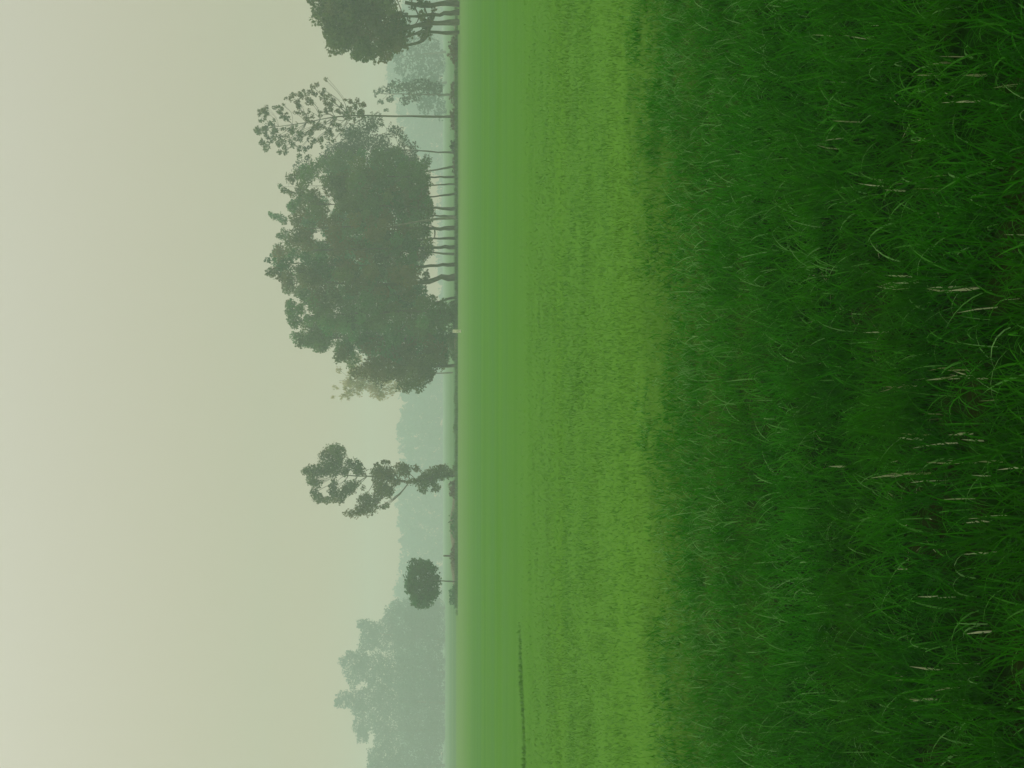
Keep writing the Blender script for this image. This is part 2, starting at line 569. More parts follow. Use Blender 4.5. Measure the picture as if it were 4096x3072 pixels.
tint = np.clip(tuft_t[k] + 0.40 - 0.36 * near_c - 0.10 * np.clip((9.0 - y) / 2, 0, 1) + 0.34 * (1 - ds) + 0.35 * (vnoise(x, y, 14, 0.5) - 0.5) + rng.normal(0, 0.16, n), 0, 1)  # towards the camera, shade among the blades is put into the tint
LG.add(0, np.stack([x, y], 1), ln, np.where(y > 7, 0.0060, 0.0046) * rng.uniform(0.7, 1.3, n),
       np.abs(rng.normal(0.30, 0.22, n)), rng.uniform(0.3, 2.2, n), 4, tint)
# long flopping blades coloured paler, their sheen painted in
x, y = wedge(21000, 2.6, 11.0, 3.0)
k = y < edge_y(x) + 0.5
x, y = x[k], y[k]; n = len(x)
LG.add(0, np.stack([x, y], 1), rng.uniform(0.11, 0.20, n), rng.uniform(0.004, 0.007, n),
       np.abs(rng.normal(0.35, 0.25, n)), rng.uniform(0.8, 2.4, n), 6, np.clip(rng.normal(0.72, 0.2, n), 0, 1))
# dry stalks, in the patches where the photograph shows them
for (px, py, sx, sy, cnt) in [(3700, 735, 110, 25, 26), (3720, 1140, 110, 22, 26), (3850, 1210, 160, 60, 26), (3680, 1545, 80, 18, 18),
                              (3950, 1520, 80, 40, 26), (3900, 1750, 120, 60, 46), (3700, 1895, 60, 12, 14), (3850, 2780, 100, 50, 26),
                              (3600, 150, 300, 90, 12), (3900, 300, 140, 120, 26), (3950, 2000, 110, 120, 28), (3400, 1500, 450, 900, 14),
                              (3950, 2500, 90, 200, 10), (3500, 500, 120, 60, 10)]:
    cnt = max(4, int(cnt * 0.26))
    qx = rng.normal(px, sx, cnt); qy = rng.normal(py, sy, cnt)
    qx = np.clip(qx, 3000, 4600)
    d = EYE * F / (qx - HORIZON)
    X = (CY - qy) / F * d
    LG.add(1, np.stack([X, d], 1), rng.uniform(0.07, 0.11, cnt), rng.uniform(0.005, 0.010, cnt), np.abs(rng.normal(0.05, 0.08, cnt)),
           rng.uniform(0, 0.5, cnt), 2, rng.uniform(0, 1, cnt), z0=0.0)
# straw lying on the soil
x, y = wedge(1300, 2.8, 5.6, 3.0); n = len(x)
k = rng.random(n) < np.clip((vnoise(x, y, 21, 0.7) - 0.42) * 3, 0, 1)
x, y = x[k], y[k]; n = len(x)
LG.add(1, np.stack([x, y], 1), rng.uniform(0.03, 0.09, n), rng.uniform(0.002, 0.004, n), rng.uniform(1.1, 1.5, n), rng.uniform(0, 0.4, n), 2,
       rng.uniform(0, 0.5, n), z0=0.012)
M_long = grass_mat("long_grass", [(0.0, (0.008, 0.090, 0.000)), (0.45, (0.022, 0.215, 0.000)), (0.75, (0.055, 0.265, 0.018)), (1.0, (0.19, 0.42, 0.120))],  # palest stops are painted highlights on the blades
                   alt=(0.040, 0.180, 0.000), alt_amt=0.25, spec=0.02, rough=0.7)
M_straw = grass_mat("dry_straw", [(0.0, (0.22, 0.28, 0.09)), (1.0, (0.72, 0.80, 0.48))], transl=0.2, rough=0.7, spec=0.2)
o = link("long_grass", LG.mesh("long_grass", [M_long, M_straw]))
tag(o, "long dark green grass with a few dry stalks in the foreground", "grass", kind="stuff")

# short bright grass of the field
SG = Blades()
x, y = wedge(300000, 6.5, 30, 3.2, 0)
keep = rng.random(len(x)) < (1 - dark_share(x, y)) * np.clip((30 - y) / 19, 0, 1)
keep &= rng.random(len(x)) < np.clip(0.45 + vnoise(x, y, 31, 0.5), 0, 1)
x, y = x[keep], y[keep]
for near in (True, False):
    k = (y < 17) == near
    xx, yy = x[k], y[k]; n = len(xx)
    ln = 0.044 * np.clip((33 - yy) / 17, 0.15, 1) * rng.uniform(0.5, 1.5, n) * (0.7 + 0.6 * vnoise(xx, yy, 32, 0.6))
    tint = np.clip(0.5 + 0.26 * (vnoise(xx * 0.8, yy, 33, 0.6) - 0.5) - 0.5 * dark_share(xx, yy) - 0.22 * np.clip((13 - yy) / 6, 0, 1) + rng.normal(0, 0.08 if near else 0.04, n), 0, 1)
    SG.add(0, np.stack([xx, yy], 1), ln, 0.00053 * yy * rng.uniform(0.6, 1.2, n), np.abs(rng.normal(0.35, 0.3, n)), rng.uniform(0.1, 1.2, n), 2, tint)
# taller darker fringe along the little plot bund at the left of the field
cnt = 9000
X = rng.uniform(-16, -4.4, cnt)
t = np.clip((-4.4 - X) / 2.2, 0, 1)
Yc = 25.9 + (X + 4.6) * 0.62
Y = Yc + 0.25 * (vnoise(X, X * 0, 43, 0.7) - 0.5) + rng.normal(0, 0.22, cnt)
k = rng.random(cnt) < (0.1 + 0.9 * vnoise(X, Y, 41, 1.1)) * np.clip((-4.2 - X) / 1.2, 0, 1)
X, Y = X[k], Y[k]; n = len(X)
SG.add(0, np.stack([X, Y], 1), rng.uniform(0.03, 0.09, n), rng.uniform(0.006, 0.012, n), np.abs(rng.normal(0.2, 0.2, n)), rng.uniform(0.1, 1, n), 2,
       np.clip(rng.normal(0.25, 0.14, n), 0, 1))
M_short = grass_mat("short_grass", [(0.0, (0.040, 0.165, 0.002)), (0.5, (0.102, 0.290, 0.032)), (1.0, (0.19, 0.42, 0.090))],
                    alt=(0.112, 0.270, 0.022), alt_amt=0.6, nscale=0.7, spec=0.08, rough=0.6)
o = link("short_grass", SG.mesh("short_grass", [M_short]))
tag(o, "short bright green grass covering the middle of the field", "grass", kind="stuff")

# ------------------------------------------------------------------ far country: woodland belts
def bank_of_wood(top, dist, base_x, step, r, seed):
    """lumps filling the outline between the treetop line and the ground"""
    rr = np.random.default_rng(seed)
    tp = np.array(top, float)
    rows = []
    yv = tp[0, 0]
    while yv < tp[-1, 0]:
        xt = np.interp(yv, tp[:, 0], tp[:, 1])
        xv = xt + r * 0.7 if xt < 1730 else base_x - 4
        while xv < base_x:
            rows.append((xv + rr.uniform(-.3, .3) * r, yv + rr.uniform(-.5, .5) * step, r * rr.uniform(.7, 1.2), r * rr.uniform(.8, 1.3), rr.uniform(-14, 14)))
            xv += r * 0.95
        yv += step
    return px_blobs(rows, dist, 1.2)


top_far = [(-400, 1640), (-100, 1620), (60, 1600), (120, 1560), (200, 1545), (330, 1560), (420, 1590), (560, 1620), (640, 1680), (700, 1742), (1400, 1748),
           (1490, 1690), (1540, 1600), (1600, 1618), (1660, 1610), (1700, 1592), (1740, 1580), (1790, 1612), (1830, 1622), (1880, 1590), (1960, 1585), (2040, 1598),
           (2110, 1596), (2180, 1612), (2260, 1600), (2340, 1590), (2400, 1575), (2500, 1590), (3000, 1600), (3500, 1620)]
blo = bank_of_wood(top_far, 560, 1775, 26, 24, 3)
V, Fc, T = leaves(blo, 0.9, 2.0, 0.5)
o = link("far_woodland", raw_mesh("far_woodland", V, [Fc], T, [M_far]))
tag(o, "pale blue-green belt of far woodland fading in the haze behind the field", "woodland", kind="stuff")

# the taller hazy trees at the left of the upright view
hz = [("tall hazy tree with a rounded top at the right end of the pale clump", 2560, [(1455, 2500, 30, 26), (1480, 2520, 40, 36), (1475, 2570, 45, 42), (1540, 2540, 60, 70), (1620, 2500, 75, 80), (1690, 2480, 75, 90), (1740, 2540, 50, 80), (1640, 2590, 80, 70)], 350),
      ("hazy tree whose crown stands up as a bare-tipped hook in the pale clump", 2690, [(1378, 2650, 24, 24), (1400, 2620, 20, 22), (1420, 2700, 44, 44), (1440, 2640, 40, 45), (1500, 2680, 70, 70), (1590, 2690, 80, 80), (1680, 2680, 80, 80), (1740, 2680, 50, 80)], 340),
      ("tallest tree of the pale clump with a knob-shaped top", 2810, [(1375, 2795, 30, 32), (1352, 2812, 18, 20), (1420, 2800, 40, 46), (1440, 2840, 30, 30), (1500, 2790, 70, 70), (1590, 2800, 80, 80), (1680, 2790, 80, 80), (1740, 2800, 50, 80)], 345),
      ("broad pale tree below the knob-topped one, with gaps in its crown", 2920, [(1445, 2900, 36, 44), (1450, 2940, 30, 34), (1510, 2890, 50, 50), (1530, 2960, 40, 50), (1600, 2910, 70, 80), (1680, 2920, 80, 80), (1740, 2920, 50, 80)], 355),
      ("pale hazy tree cut off by the lower edge of the photo", 3060, [(1500, 3030, 36, 44), (1500, 3080, 34, 44), (1560, 3010, 50, 50), (1560, 3090, 60, 60), (1640, 3050, 70, 80), (1720, 3050, 60, 90), (1500, 3150, 60, 80), (1620, 3160, 80, 90)], 350),
      ("low pale hazy tree sloping down beside the small round tree", 2430, [(1585, 2430, 26, 34), (1560, 2465, 26, 30), (1640, 2440, 50, 50), (1700, 2420, 50, 60), (1740, 2440, 40, 60)], 360)]
for lab, by, rows, dd in hz:
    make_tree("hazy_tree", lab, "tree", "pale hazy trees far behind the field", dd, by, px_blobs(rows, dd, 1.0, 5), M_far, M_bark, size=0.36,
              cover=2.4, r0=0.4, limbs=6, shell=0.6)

# pale scrub between the edge tree and the grove
make_tree("hazy_tree", "pale hazy tree in the gap beside the trunks of the edge tree", "tree", "pale trees behind the tall slender tree", 300, 210,
          px_blobs([(1640, 170, 40, 40), (1590, 230, 26, 30), (1660, 240, 44, 44), (1720, 200, 50, 60), (1750, 260, 40, 50), (1600, 280, 24, 26)], 300, 1, 5),
          M_far, M_bark, size=0.45, cover=1.6, r0=0.3, limbs=6)
make_tree("hazy_tree", "pale hazy tree with ragged crown next to the slender tree", "tree", "pale trees behind the tall slender tree", 270, 330,
          px_blobs([(1690, 300, 50, 44), (1740, 330, 36, 44), (1630, 320, 26, 24), (1730, 370, 44, 44), (1700, 420, 40, 40), (1760, 430, 30, 50)], 270, 1, 5),
          M_far, M_bark, size=0.4, cover=1.5, r0=0.25, limbs=6)
make_tree("loose_tree", "mid green ragged tree between the slender tree and the edge tree", "tree", None, 175, 380,
          px_blobs([(1505, 370, 12, 16), (1530, 360, 20, 16), (1570, 350, 26, 26), (1600, 345, 34, 22), (1640, 350, 40, 26), (1690, 345, 40, 30), (1660, 385, 30, 26),
                    (1560, 395, 16, 18), (1620, 400, 22, 20), (1740, 355, 34, 30), (1520, 410, 14, 12), (1545, 440, 10, 10)], 175, 1, 1.5),
          M_loose, M_bark, size=0.30, cover=1.5, r0=0.16, limbs=9, twigs=1)

# ------------------------------------------------------------------ tall slender tree
D = 124
cl = []
rs = np.random.default_rng(44)
spots = [(1022, 525), (1050, 480), (1045, 455), (1075, 430), (1055, 560), (1085, 585), (1100, 560), (1110, 500), (1090, 530), (1130, 590), (1180, 385), (1205, 375),
         (1230, 368), (1165, 392), (1280, 352), (1275, 375), (1150, 445), (1180, 430), (1220, 440), (1240, 470), (1165, 500), (1200, 525), (1210, 545),
         (1180, 560), (1250, 540), (1260, 510), (1150, 540), (1300, 430), (1290, 470), (1280, 500), (1310, 520), (1270, 570), (1240, 590), (1215, 600),
         (1320, 400), (1345, 440), (1340, 475), (1330, 545), (1355, 510), (1400, 410), (1420, 425), (1440, 420), (1390, 455), (1405, 482), (1440, 440), (1300, 400), (1120, 450),
         (1075, 505), (1065, 535), (1140, 470), (1115, 540), (1235, 410), (1375, 430)]
for (a, b) in spots:
    for _ in range(4):
        cl.append((a + rs.normal(0, 13), b + rs.normal(0, 13), rs.uniform(6, 14), rs.uniform(6, 15), rs.uniform(-1.6, 1.6)))
tp = [W(1830, 466, D), W(1700, 467, D), W(1560, 464, D), W(1420, 460, D), W(1300, 472, D), W(1180, 500, D), W(1060, 512, D)]
tp[0][2] = -0.1
make_tree("slender_tree", "tall slender tree with a thin bare trunk and sparse open crown", "tree", None, D, 466,
          px_blobs(cl, D), M_brown, M_bark, size=0.13, cover=1.7, trunk=tp, r0=0.11, limbs=60, twigs=1, shell=0.4)

# ------------------------------------------------------------------ the grove
top_g = [(470, 1460), (520, 1400), (547, 1350), (612, 1283), (651, 1165), (706, 1125), (770, 1180), (790, 1190), (815, 1150), (860, 1120), (899, 1140),
         (949, 1110), (1028, 1070), (1058, 1060), (1098, 1070), (1148, 1100), (1185, 1150), (1257, 1146), (1312, 1165), (1381, 1188), (1408, 1270),
         (1416, 1330), (1446, 1370), (1486, 1420), (1520, 1500), (1545, 1620)]
bot_g = [(470, 1560), (560, 1640), (640, 1700), (700, 1722), (800, 1722), (850, 1735), (890, 1712), (950, 1722), (1000, 1722), (1050, 1700), (1120, 1690),
         (1180, 1700), (1205, 1770), (1290, 1795), (1440, 1800), (1470, 1760), (1545, 1690)]
tg, bg_ = np.array(top_g, float), np.array(bot_g, float)
# (base y, distance, label, material, trunk radius, lean in photo px of the trunk top)
grove = [
    (612, 131, "scrubby loose tree at the upper end of the dark grove", M_loose, .10, -10),
    (665, 124, "leaning tree with bent low limbs beside the loose scrubby tree in the grove", M_green, .11, 25),
    (708, 118, "grove tree with a straight thin trunk, first after the wide bright gap", M_green, .11, 0),
    (737, 126, "grove tree with the faintest thin trunk, second after the wide bright gap", M_green, .09, 4),
    (776, 119, "grove tree whose thin trunk tilts, just before the small bright window", M_brown, .10, 14),
    (836, 117, "grove tree with a dark stout trunk bounding the small bright window", M_green, .16, -8),
    (866, 128, "grove tree whose trunk curves round the small bright window", M_green, .13, -6),
    (911, 116, "grove tree with a thick brown trunk beside the pale slanting trunk", M_brown, .20, 3),
    (952, 121, "grove tree with a slim green-grey trunk between two bright gaps", M_green, .13, 6),
    (989, 118, "tall grove tree with a dark trunk under the highest part of the crown", M_brown, .18, 3),
    (1017, 130, "grove tree forking low, close beside the dark trunk of the tall one", M_green, .13, -12),
    (1054, 117, "grove tree with a black leaning trunk, second last of the close row", M_green, .17, 14),
    (1104, 116, "grove tree with the stoutest leaning trunk, before the wide open gap", M_brown, .28, 28),
    (1187, 122, "grove tree with a slanting trunk at the edge of the low dark foliage", M_green, .12, 38),
    (1245, 116, "dense grove tree with foliage hanging down to the ground", M_green, .25, 0),
    (1350, 119, "broad dark grove tree sweeping to the ground over a brown bank", M_green, .28, 0),
    (1462, 118, "browner grove tree with a curved bare stem at the lower end of the grove", M_brown, .16, 5)]
gy = np.array([g[0] for g in grove], float)
assign = [[] for _ in grove]
rg = np.random.default_rng(9)
yv = 480.0
while yv < 1545:
    t0, b0 = np.interp(yv, tg[:, 0], tg[:, 1]), np.interp(yv, bg_[:, 0], bg_[:, 1])
    xv = t0 + 22
    while xv < b0 - 8:
        frac = (xv - t0) / max(1, b0 - t0)
        rad = rg.uniform(20, 36) * (1.0 if frac > 0.12 else 0.8)
        hole = (frac < 0.36 and rg.random() < 0.38) or rg.random() < 0.06
        if yv < 640 and frac > 0.45 and rg.random() < 0.5: hole = True
        if not hole:
            # the trunk this lump belongs to: a near one, neighbours reach over each other higher up
            d = np.abs(gy - yv + rg.normal(0, 34))
            i = int(np.argmin(d))
            edge = min(rad, max(12, (b0 - xv)))
            assign[i].append((xv + rg.normal(0, 7), yv + rg.normal(0, 8), min(rad, edge + 6), rad * 1.12, rg.uniform(-3.2, 3.2)))
        xv += rad * rg.uniform(0.75, 1.0)
    yv += 27
for tuft in [(1118, 745, 10, 12), (1135, 762, 14, 14), (1155, 768, 12, 12), (1172, 778, 14, 14), (1085, 858, 13, 14), (1104, 866, 14, 16), (1122, 872, 16, 18), (1136, 884, 16, 16), (1118, 945, 16, 14), (1072, 1040, 14, 12), (1075, 1090, 16, 18),
             (1155, 1215, 16, 18), (1152, 1250, 14, 16), (1175, 1300, 18, 20), (1200, 1370, 22, 22), (1290, 1395, 20, 18), (1320, 1360, 12, 18), (1180, 1345, 20, 22)]:
    i = int(np.argmin(np.abs(gy - tuft[1])))
    assign[i].append(tuft + (rg.uniform(-2, 2),))
for i, (by, dd, lab, mat, r0, lean) in enumerate(grove):
    dd = 117 + (dd - 117) * 1.7
    rows = assign[i]
    if not rows: continue
    B = px_blobs(rows, dd, 1.15)
    t0 = np.interp(by, tg[:, 0], tg[:, 1]) if by < 1440 else 1450
    low = np.interp(by, bg_[:, 0], bg_[:, 1])
    kx = 1756 + EYE * F / dd
    p0 = W(kx + 4, by, dd); p0[2] = -0.15
    tr = [p0, W((kx + low) / 2, by + lean * 0.35, dd), W(low - 10, by + lean, dd), W(low * 0.6 + t0 * 0.4, by + lean * 1.3 + rg.normal(0, 8), dd + 0.6),
          W(low * 0.15 + t0 * 0.85, np.mean([r[1] for r in rows]), dd)]
    make_tree("grove_tree", lab, "tree", "trees of the dark grove", dd, by, B, mat, M_bark, size=0.145, cover=2.2 if mat is not M_loose else 1.3,
              trunk=tr, r0=r0, limbs=12, shell=0.5)

# pale-barked leaning tree in front of the grove
tr = [W(1835, 872, 114), W(1760, 873, 114), W(1700, 884, 114), W(1630, 894, 114), W(1560, 906, 114), W(1490, 918, 114)]
tr[0][2] = -0.1
make_tree("pale_tree", "slim tree with a pale slanting trunk crossing the dark grove crowns", "tree", None, 114, 872,
          px_blobs([(1500, 915, 30, 30, 0.8), (1470, 930, 34, 34, 1), (1450, 900, 34, 34, 1), (1480, 960, 26, 26, 1.2)], 114), M_green, M_bark_pale,
          size=0.24, cover=1.8, trunk=tr, r0=0.13, limbs=5)

# feathery dry-leaved tree at the lower end of the grove
fr = []
for _ in range(44):
    fr.append((rg.uniform(1380, 1620), rg.uniform(1480, 1585), rg.uniform(14, 26), rg.uniform(12, 24)))
for _ in range(26):
    a = rg.random()
    fr.append((1340 + 200 * a + rg.normal(0, 10), 1440 + 110 * a + rg.normal(0, 30), rg.uniform(12, 22), rg.uniform(12, 20)))
for _ in range(14):
    fr.append((rg.uniform(1330, 1420), rg.uniform(1540, 1595), rg.uniform(6, 12), rg.uniform(6, 12)))
make_tree("feathery_tree", "feathery straw-coloured tree fading out at the lower end of the grove", "tree", None, 152, 1490,
          px_blobs(fr, 152, 1, 1.2), M_feather, M_bark, size=0.17, cover=0.8, r0=0.08, limbs=22, shell=0.3, streak=0.5)

# ------------------------------------------------------------------ edge tree at the top of the photo (right of the upright view)
D = 104
er = []
ro = np.random.default_rng(21)
out_e = [(-260, 1300), (-120, 1235), (-20, 1230), (40, 1265), (100, 1285), (140, 1300), (190, 1330), (215, 1430), (240, 1480)]
bot_e = [(-260, 1640), (-120, 1620), (-20, 1570), (20, 1575), (60, 1600), (120, 1650), (160, 1620), (205, 1590), (240, 1500)]
oe, be = np.array(out_e, float), np.array(bot_e, float)
yv = -255
while yv < 238:
    t0, b0 = np.interp(yv, oe[:, 0], oe[:, 1]), np.interp(yv, be[:, 0], be[:, 1])
    xv = t0 + 20
    while xv < b0 - 10:
        rad = ro.uniform(22, 40)
        if ro.random() > 0.08:
            er.append((xv + ro.normal(0, 6), yv + ro.normal(0, 7), rad, rad * 1.1, ro.uniform(-2.5, 2.5)))
        xv += rad * 0.85
    yv += 29
er += [(1252, 12, 14, 14), (1235, 0, 14, 12), (1462, 238, 16, 12), (1415, 215, 14, 14), (1560, 225, 16, 14), (1690, 60, 18, 22), (1700, 90, 20, 16), (1650, 30, 14, 18),
       (1680, 10, 16, 16), (1640, -20, 18, 20), (1720, 150, 10, 12),
       (1700, 112, 20, 24), (1688, 145, 20, 14), (1722, 85, 16, 20), (1705, 15, 18, 16), (1735, 40, 12, 14)]
c0 = W(1726, 60, D)
tr = [W(1825, 48, D), W(1790, 52, D), W(1730, 62, D), W(1660, 70, D), W(1560, 60, D), W(1400, 40, D)]
tr[0][2] = -0.1
tk = [([W(1828, 88, D - .5), W(1790, 92, D - .5), W(1740, 90, D - .4), W(1680, 95, D), W(1600, 120, D)], .19),
      ([W(1828, 128, D + .6), W(1780, 134, D + .6), W(1735, 128, D + .5), W(1690, 120, D), W(1620, 150, D)], .13),
      ([W(1828, 18, D + .3), W(1800, 10, D + .3), W(1745, 16, D + .2), W(1700, 30, D), W(1620, 10, D)], .20),
      ([W(1828, -60, D), W(1780, -40, D), W(1720, -20, D), W(1640, -30, D)], .24),
      ([W(1735, 60, D), W(1715, 110, D), W(1705, 150, D), W(1690, 165, D), W(1600, 190, D)], .14)]
for pts, r in tk[:4]:
    pts[0][2] = -0.1
make_tree("edge_tree", "big brownish tree on several fanning trunks, cut off by the photo's top edge", "tree", None, D, 60,
          px_blobs(er, D), M_brown, M_bark, size=0.18, cover=2.3, trunk=tr, r0=0.19, limbs=14, trunks=tk)

# ------------------------------------------------------------------ twisted tree in the open
D = 118
bl = [(1340, 1800, 34, 22), (1310, 1820, 34, 26), (1360, 1815, 26, 30), (1225, 1888, 16, 14), (1255, 1880, 26, 18), (1250, 1905, 22, 22), (1300, 1860, 34, 26), (1330, 1880, 30, 28),
      (1350, 1850, 20, 22), (1265, 1935, 24, 16), (1240, 1925, 12, 10), (1290, 1900, 20, 14), (1275, 1990, 24, 18), (1310, 2000, 34, 16), (1262, 1970, 16, 18), (1335, 1965, 20, 30), (1345, 1940, 16, 18),
      (1365, 1990, 18, 22), (1380, 1890, 16, 22), (1425, 1870, 22, 24), (1440, 1885, 18, 18), (1395, 1850, 12, 14), (1395, 1955, 26, 20), (1410, 1935, 22, 14),
      (1380, 1970, 18, 14), (1455, 2000, 30, 26), (1470, 2030, 34, 22), (1440, 2040, 22, 16), (1410, 2052, 22, 13), (1495, 2005, 20, 22), (1455, 1950, 8, 8),
      (1530, 1890, 40, 20), (1555, 1900, 30, 26), (1510, 1920, 22, 24), (1515, 1955, 22, 30), (1540, 1960, 22, 20), (1500, 1890, 20, 14), (1540, 1845, 18, 7), (1515, 1860, 14, 8),
      (1555, 1975, 16, 20), (1535, 2030, 14, 8), (1550, 2022, 10, 8), (1600, 1870, 30, 16), (1620, 1885, 22, 22), (1580, 1925, 24, 16), (1650, 1928, 30, 10), (1668, 1880, 14, 10),
      (1690, 1930, 26, 22), (1690, 1955, 18, 12), (1720, 1900, 20, 20), (1745, 1885, 30, 20), (1775, 1875, 24, 16), (1765, 1905, 26, 14), (1730, 1925, 16, 14), (1752, 1945, 13, 12), (1738, 1960, 10, 8), (1795, 1885, 18, 18)]
tr = [W(1830, 1900, D), W(1770, 1898, D), W(1700, 1925, D), W(1640, 1930, D), W(1580, 1920, D), W(1500, 1900, D), W(1440, 1905, D), W(1380, 1905, D), W(1300, 1890, D)]
tr[0][2] = -0.1
make_tree("twisted_tree", "crooked open tree standing alone before the far woodland, crown in ragged clumps", "tree", None, D, 1900,
          px_blobs([(a + rs.normal(0, 5), b + rs.normal(0, 5), c * rs.uniform(0.9, 1.4), d * rs.uniform(0.95, 1.45)) for a, b, c, d in bl for _ in (0, 1)], D, 1, 1.2), M_brown, M_bark, size=0.13, cover=1.4, trunk=tr, r0=0.13, limbs=60, twigs=1, shell=0.45)

# ------------------------------------------------------------------ small round tree
D = 115
rb = [(1686, 2332, 66, 88, 0)]
for _ in range(46):
    a = rg.uniform(0, 2 * np.pi); s = math.sqrt(rg.uniform(0.2, 1))
    rb.append((1684 + 66 * s * math.sin(a), 2332 + 88 * s * math.cos(a), rg.uniform(12, 22), rg.uniform(14, 24), rg.uniform(-1.2, 1.2)))
rb += [(1652, 2242, 14, 12, 0), (1742, 2276, 12, 12, 0), (1712, 2422, 14, 12, 0), (1745, 2330, 20, 30, 0)]
tr = [W(1829, 2326, D), W(1795, 2326, D), W(1760, 2322, D), W(1700, 2325, D), W(1650, 2330, D)]
tr[0][2] = -0.1
make_tree("round_tree", "small dense dark green tree with an egg-shaped crown on a short thin stem", "tree", None, D, 2326,
          px_blobs(rb, D), M_round, M_bark, size=0.17, cover=2.6, trunk=tr, r0=0.075, limbs=0, shell=0.35)

# ------------------------------------------------------------------ bank and scrub along the far edge of the field
def ribbon_bank(name, x0, x1, y, h, wdt, mat, seed):
    r = np.random.default_rng(seed)
    n = int((x1 - x0) / 0.6)
    V = []; Fq = []
    prof = [(-1, 0), (-.55, .55), (-.2, .95), (.25, 1), (.6, .5), (1, 0)]
    xs_ = np.linspace(x0, x1, n)
    hh = np.clip(1 + 0.22 * np.interp(xs_, np.linspace(x0, x1, n // 3 + 2), r.normal(size=n // 3 + 2)), .5, 1.5)
    endf = np.clip(np.minimum(xs_ - x0, x1 - xs_) / 3.5, 0.05, 1)
    for i in range(n):
        for (a, b) in prof:
            V.append((xs_[i], y + a * wdt / 2 + r.normal(0, .05), b * h * hh[i] * endf[i] + r.normal(0, .03) - (0.06 if b == 0 else 0)))
    m = len(prof)
    for i in range(n - 1):
        for k in range(m - 1):
            Fq.append((i * m + k, (i + 1) * m + k, (i + 1) * m + k + 1, i * m + k + 1))
    return link(name, raw_mesh(name, np.array(V), [np.array(Fq)], mats=[mat], smooth=True))


M_bank = bark_mat("earth_bank", (0.10, 0.115, 0.05), (0.17, 0.15, 0.085))
xw = lambda yy, d: (CY - yy) / F * d
o = ribbon_bank("earth_bank", xw(2425, 119), xw(1900, 119), 119, 0.5, 1.6, M_bank, 1)
tag(o, "low brownish earth bank between the crooked tree and the small round tree", "bank")
o = ribbon_bank("earth_bank", xw(1470, 114), xw(1285, 114), 114.5, 0.6, 2.0, M_bank, 2)
tag(o, "brown earth bank under the broad dark tree of the grove", "bank")
o = ribbon_bank("earth_bank", xw(660, 121), xw(-200, 121), 121, 0.22, 1.4, M_bank, 3)
tag(o, "long thin earth bank below the slender tree and the edge tree", "bank")


def shrub(label, y0, y1, xtop, dist, mat, group, seed, size=0.16, cover=1.6):
    r = np.random.default_rng(seed)
    rows = []
    base = 1756 + EYE * F / dist
    yy = y0
    while yy < y1:
        tt = (yy - y0) / max(1, y1 - y0)
        hgt = (base - xtop) * (0.45 + 0.55 * math.sin(math.pi * min(1, max(0, tt)))) * r.uniform(.55, .95)
        rr = max(5, hgt * 0.5)
        rows.append((base - hgt * 0.5, yy, rr, rr * 1.3, r.uniform(-.5, .5)))
        yy += rr * 0.8
    e = make_tree("shrub", label, "shrub", group, dist, (y0 + y1) / 2, px_blobs(rows, dist), mat, M_bark, size=size, cover=cover, r0=0.05, limbs=4, crown_name="foliage")
    return e


G1 = "scrub along the far edge of the field"
shrub("low scrub bush on the bank just below the crooked tree", 1925, 1990, 1782, 116.5, M_dry, G1, 1)
shrub("small dark bush where the bank starts beside the crooked tree", 1860, 1900, 1800, 116, M_green, G1, 2)
shrub("dark scrub on the bank near the middle of its length", 2040, 2150, 1788, 117.3, M_green, G1, 3, cover=1.0)
shrub("dry brownish scrub on the bank next to the small round tree", 2170, 2290, 1796, 117, M_dry, G1, 4, cover=1.2)
shrub("dark bush at the foot of the small round tree", 2340, 2425, 1785, 116.6, M_green, G1, 5)
shrub("low green bush in the open just past the feathery tree", 1575, 1610, 1812, 117, M_green, G1, 6, cover=1.2)
shrub("low green bush halfway between the feathery tree and the crooked tree", 1680, 1740, 1806, 117, M_green, G1, 7, cover=1.1)
shrub("dry scrub growing around the foot of the tall slender tree", 440, 520, 1784, 119, M_dry, G1, 8, cover=1.1)
shrub("dry scrub between the slender tree and the loose mid green tree", 330, 420, 1786, 119.5, M_dry, G1, 9, cover=1.0)
shrub("brownish scrub in front of the fanning trunks of the edge tree", 150, 250, 1778, 112, M_dry, G1, 10, cover=1.0)
shrub("small dark bush at the far edge of the field beside the loose tree", 282, 300, 1806, 117, M_green, G1, 11)
shrub("green bush at the foot of the scrubby tree heading the grove", 560, 620, 1792, 118.5, M_loose, G1, 12, cover=1.2)
shrub("flat dry scrub beneath the leaning tree of the grove", 620, 700, 1800, 118, M_dry, G1, 13, cover=1.0)
shrub("dark bush filling the foot of the densest grove tree", 1215, 1290, 1765, 114.6, M_green, G1, 14, cover=2)
shrub("dark bush covering the brown bank under the grove", 1300, 1440, 1775, 115.5, M_green, G1, 15, cover=1.6)

# grassy lip at the edge of the field: rank grass in which the trunks stand
EG = Blades()
cnt = 42000
X = rng.uniform(-42, 46, cnt); Y = rng.uniform(112, 118.5, cnt)
k = rng.random(cnt) < 0.3 + 0.9 * vnoise(X, Y, 51, 1.5)
k &= X > xw(2440, 115)
X, Y = X[k], Y[k]; n = len(X)
EG.add(0, np.stack([X, Y], 1), rng.uniform(0.10, 0.32, n), rng.uniform(0.03, 0.06, n), np.abs(rng.normal(0.2, 0.2, n)), rng.uniform(0, .8, n), 2,
       np.clip(rng.normal(0.4, 0.2, n), 0, 1))
M_rank = grass_mat("rank_grass", [(0.0, (0.030, 0.110, 0.014)), (1.0, (0.13, 0.26, 0.06))])
o = link("rank_grass", EG.mesh("rank_grass", [M_rank]))
tag(o, "darker rank grass edging the field under the trees", "grass", kind="stuff")


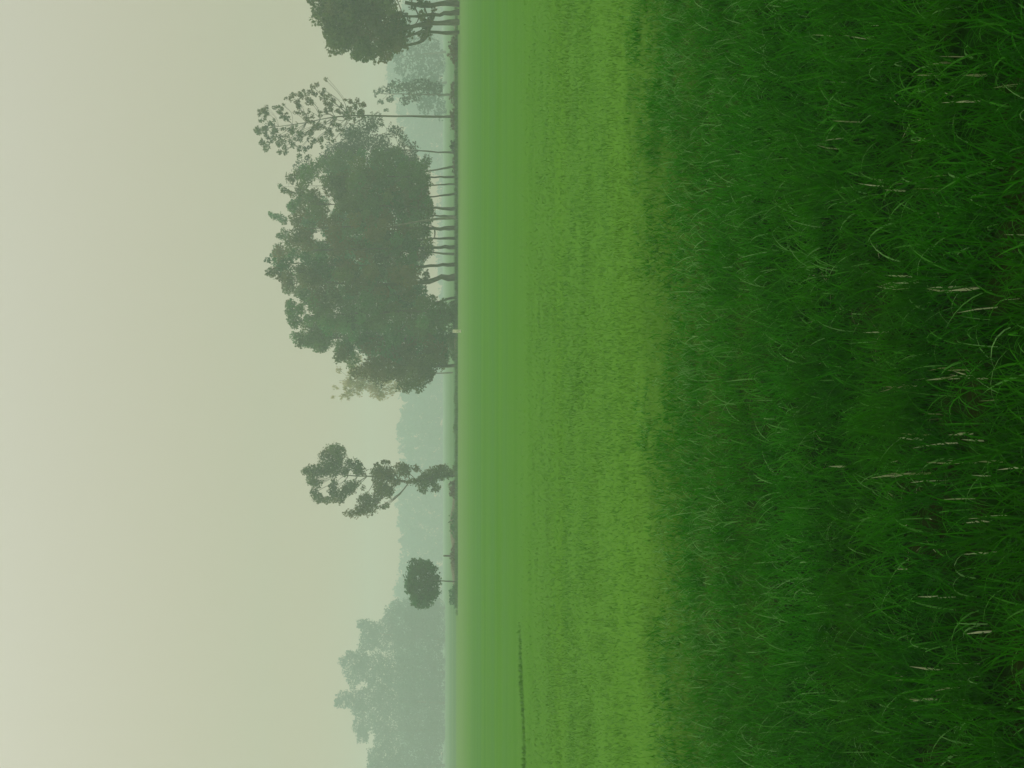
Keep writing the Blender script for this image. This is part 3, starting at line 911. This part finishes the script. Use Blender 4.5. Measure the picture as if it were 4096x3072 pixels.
# ------------------------------------------------------------------ marker stakes and the fence post
def paint_mat(name, c):
    m, N, LK = new_mat(name)
    out = N.new("ShaderNodeOutputMaterial"); bs = N.new("ShaderNodeBsdfPrincipled")
    nz = N.new("ShaderNodeTexNoise"); nz.inputs["Scale"].default_value = 9; nz.inputs["Detail"].default_value = 5
    rp = N.new("ShaderNodeValToRGB"); rp.color_ramp.elements[0].position = .3; rp.color_ramp.elements[1].position = .6
    rp.color_ramp.elements[0].color = (c[0] * .6, c[1] * .6, c[2] * .5, 1); rp.color_ramp.elements[1].color = (*c, 1)
    g = N.new("ShaderNodeNewGeometry"); LK(g.outputs["Position"], nz.inputs["Vector"])
    LK(nz.outputs[0], rp.inputs[0]); LK(rp.outputs[0], bs.inputs["Base Color"]); bs.inputs["Roughness"].default_value = .6
    LK(bs.outputs[0], out.inputs["Surface"])
    return m


def stake(name, label, cat, yy, dist, h, r, mat):
    b = Tubes()
    x0 = xw(yy, dist)
    p = np.array([[0, 0, -.1], [0, 0, h * .4], [0.01, 0, h * .9], [0.01, 0, h * .97], [0.01, 0, h]])
    b.add(p, np.array([1, 1, 1, .8, .15]) * r, 8)
    o = link(name, b.mesh(name, mat), loc=(x0, dist, 0))
    return tag(o, label, cat)


M_white = paint_mat("white_paint", (0.80, 0.82, 0.62))
M_post = bark_mat("grey_wood", (0.09, 0.08, 0.06), (0.16, 0.14, 0.10))
stake("marker_stake", "short whitish marker stake at the field edge below the grove", "stake", 1325, 96, 0.58, 0.10, M_white)
stake("fence_post", "thin dark wooden post standing on the earth bank", "post", 2223, 117.8, 1.15, 0.08, M_post)

# ------------------------------------------------------------------ haze
hm, N, LK = new_mat("haze")
ho = N.new("ShaderNodeOutputMaterial")
pv = N.new("ShaderNodeVolumePrincipled")
pv.inputs["Color"].default_value = (0.80, 0.97, 0.93, 1)
pv.inputs["Density"].default_value = 0.0026
pv.inputs["Anisotropy"].default_value = 0.25
LK(pv.outputs[0], ho.inputs["Volume"])
bv = np.array([(sx * 500, sy, sz) for sx in (-1, 1) for sy in (-100, 652) for sz in (-1.2, 34)], float)
bf = np.array([(0, 1, 3, 2), (4, 6, 7, 5), (0, 4, 5, 1), (2, 3, 7, 6), (0, 2, 6, 4), (1, 5, 7, 3)])
hz_o = link("haze", raw_mesh("haze", bv, [bf], mats=[hm]))
tag(hz_o, "pale morning haze over the whole field", "haze", kind="stuff")
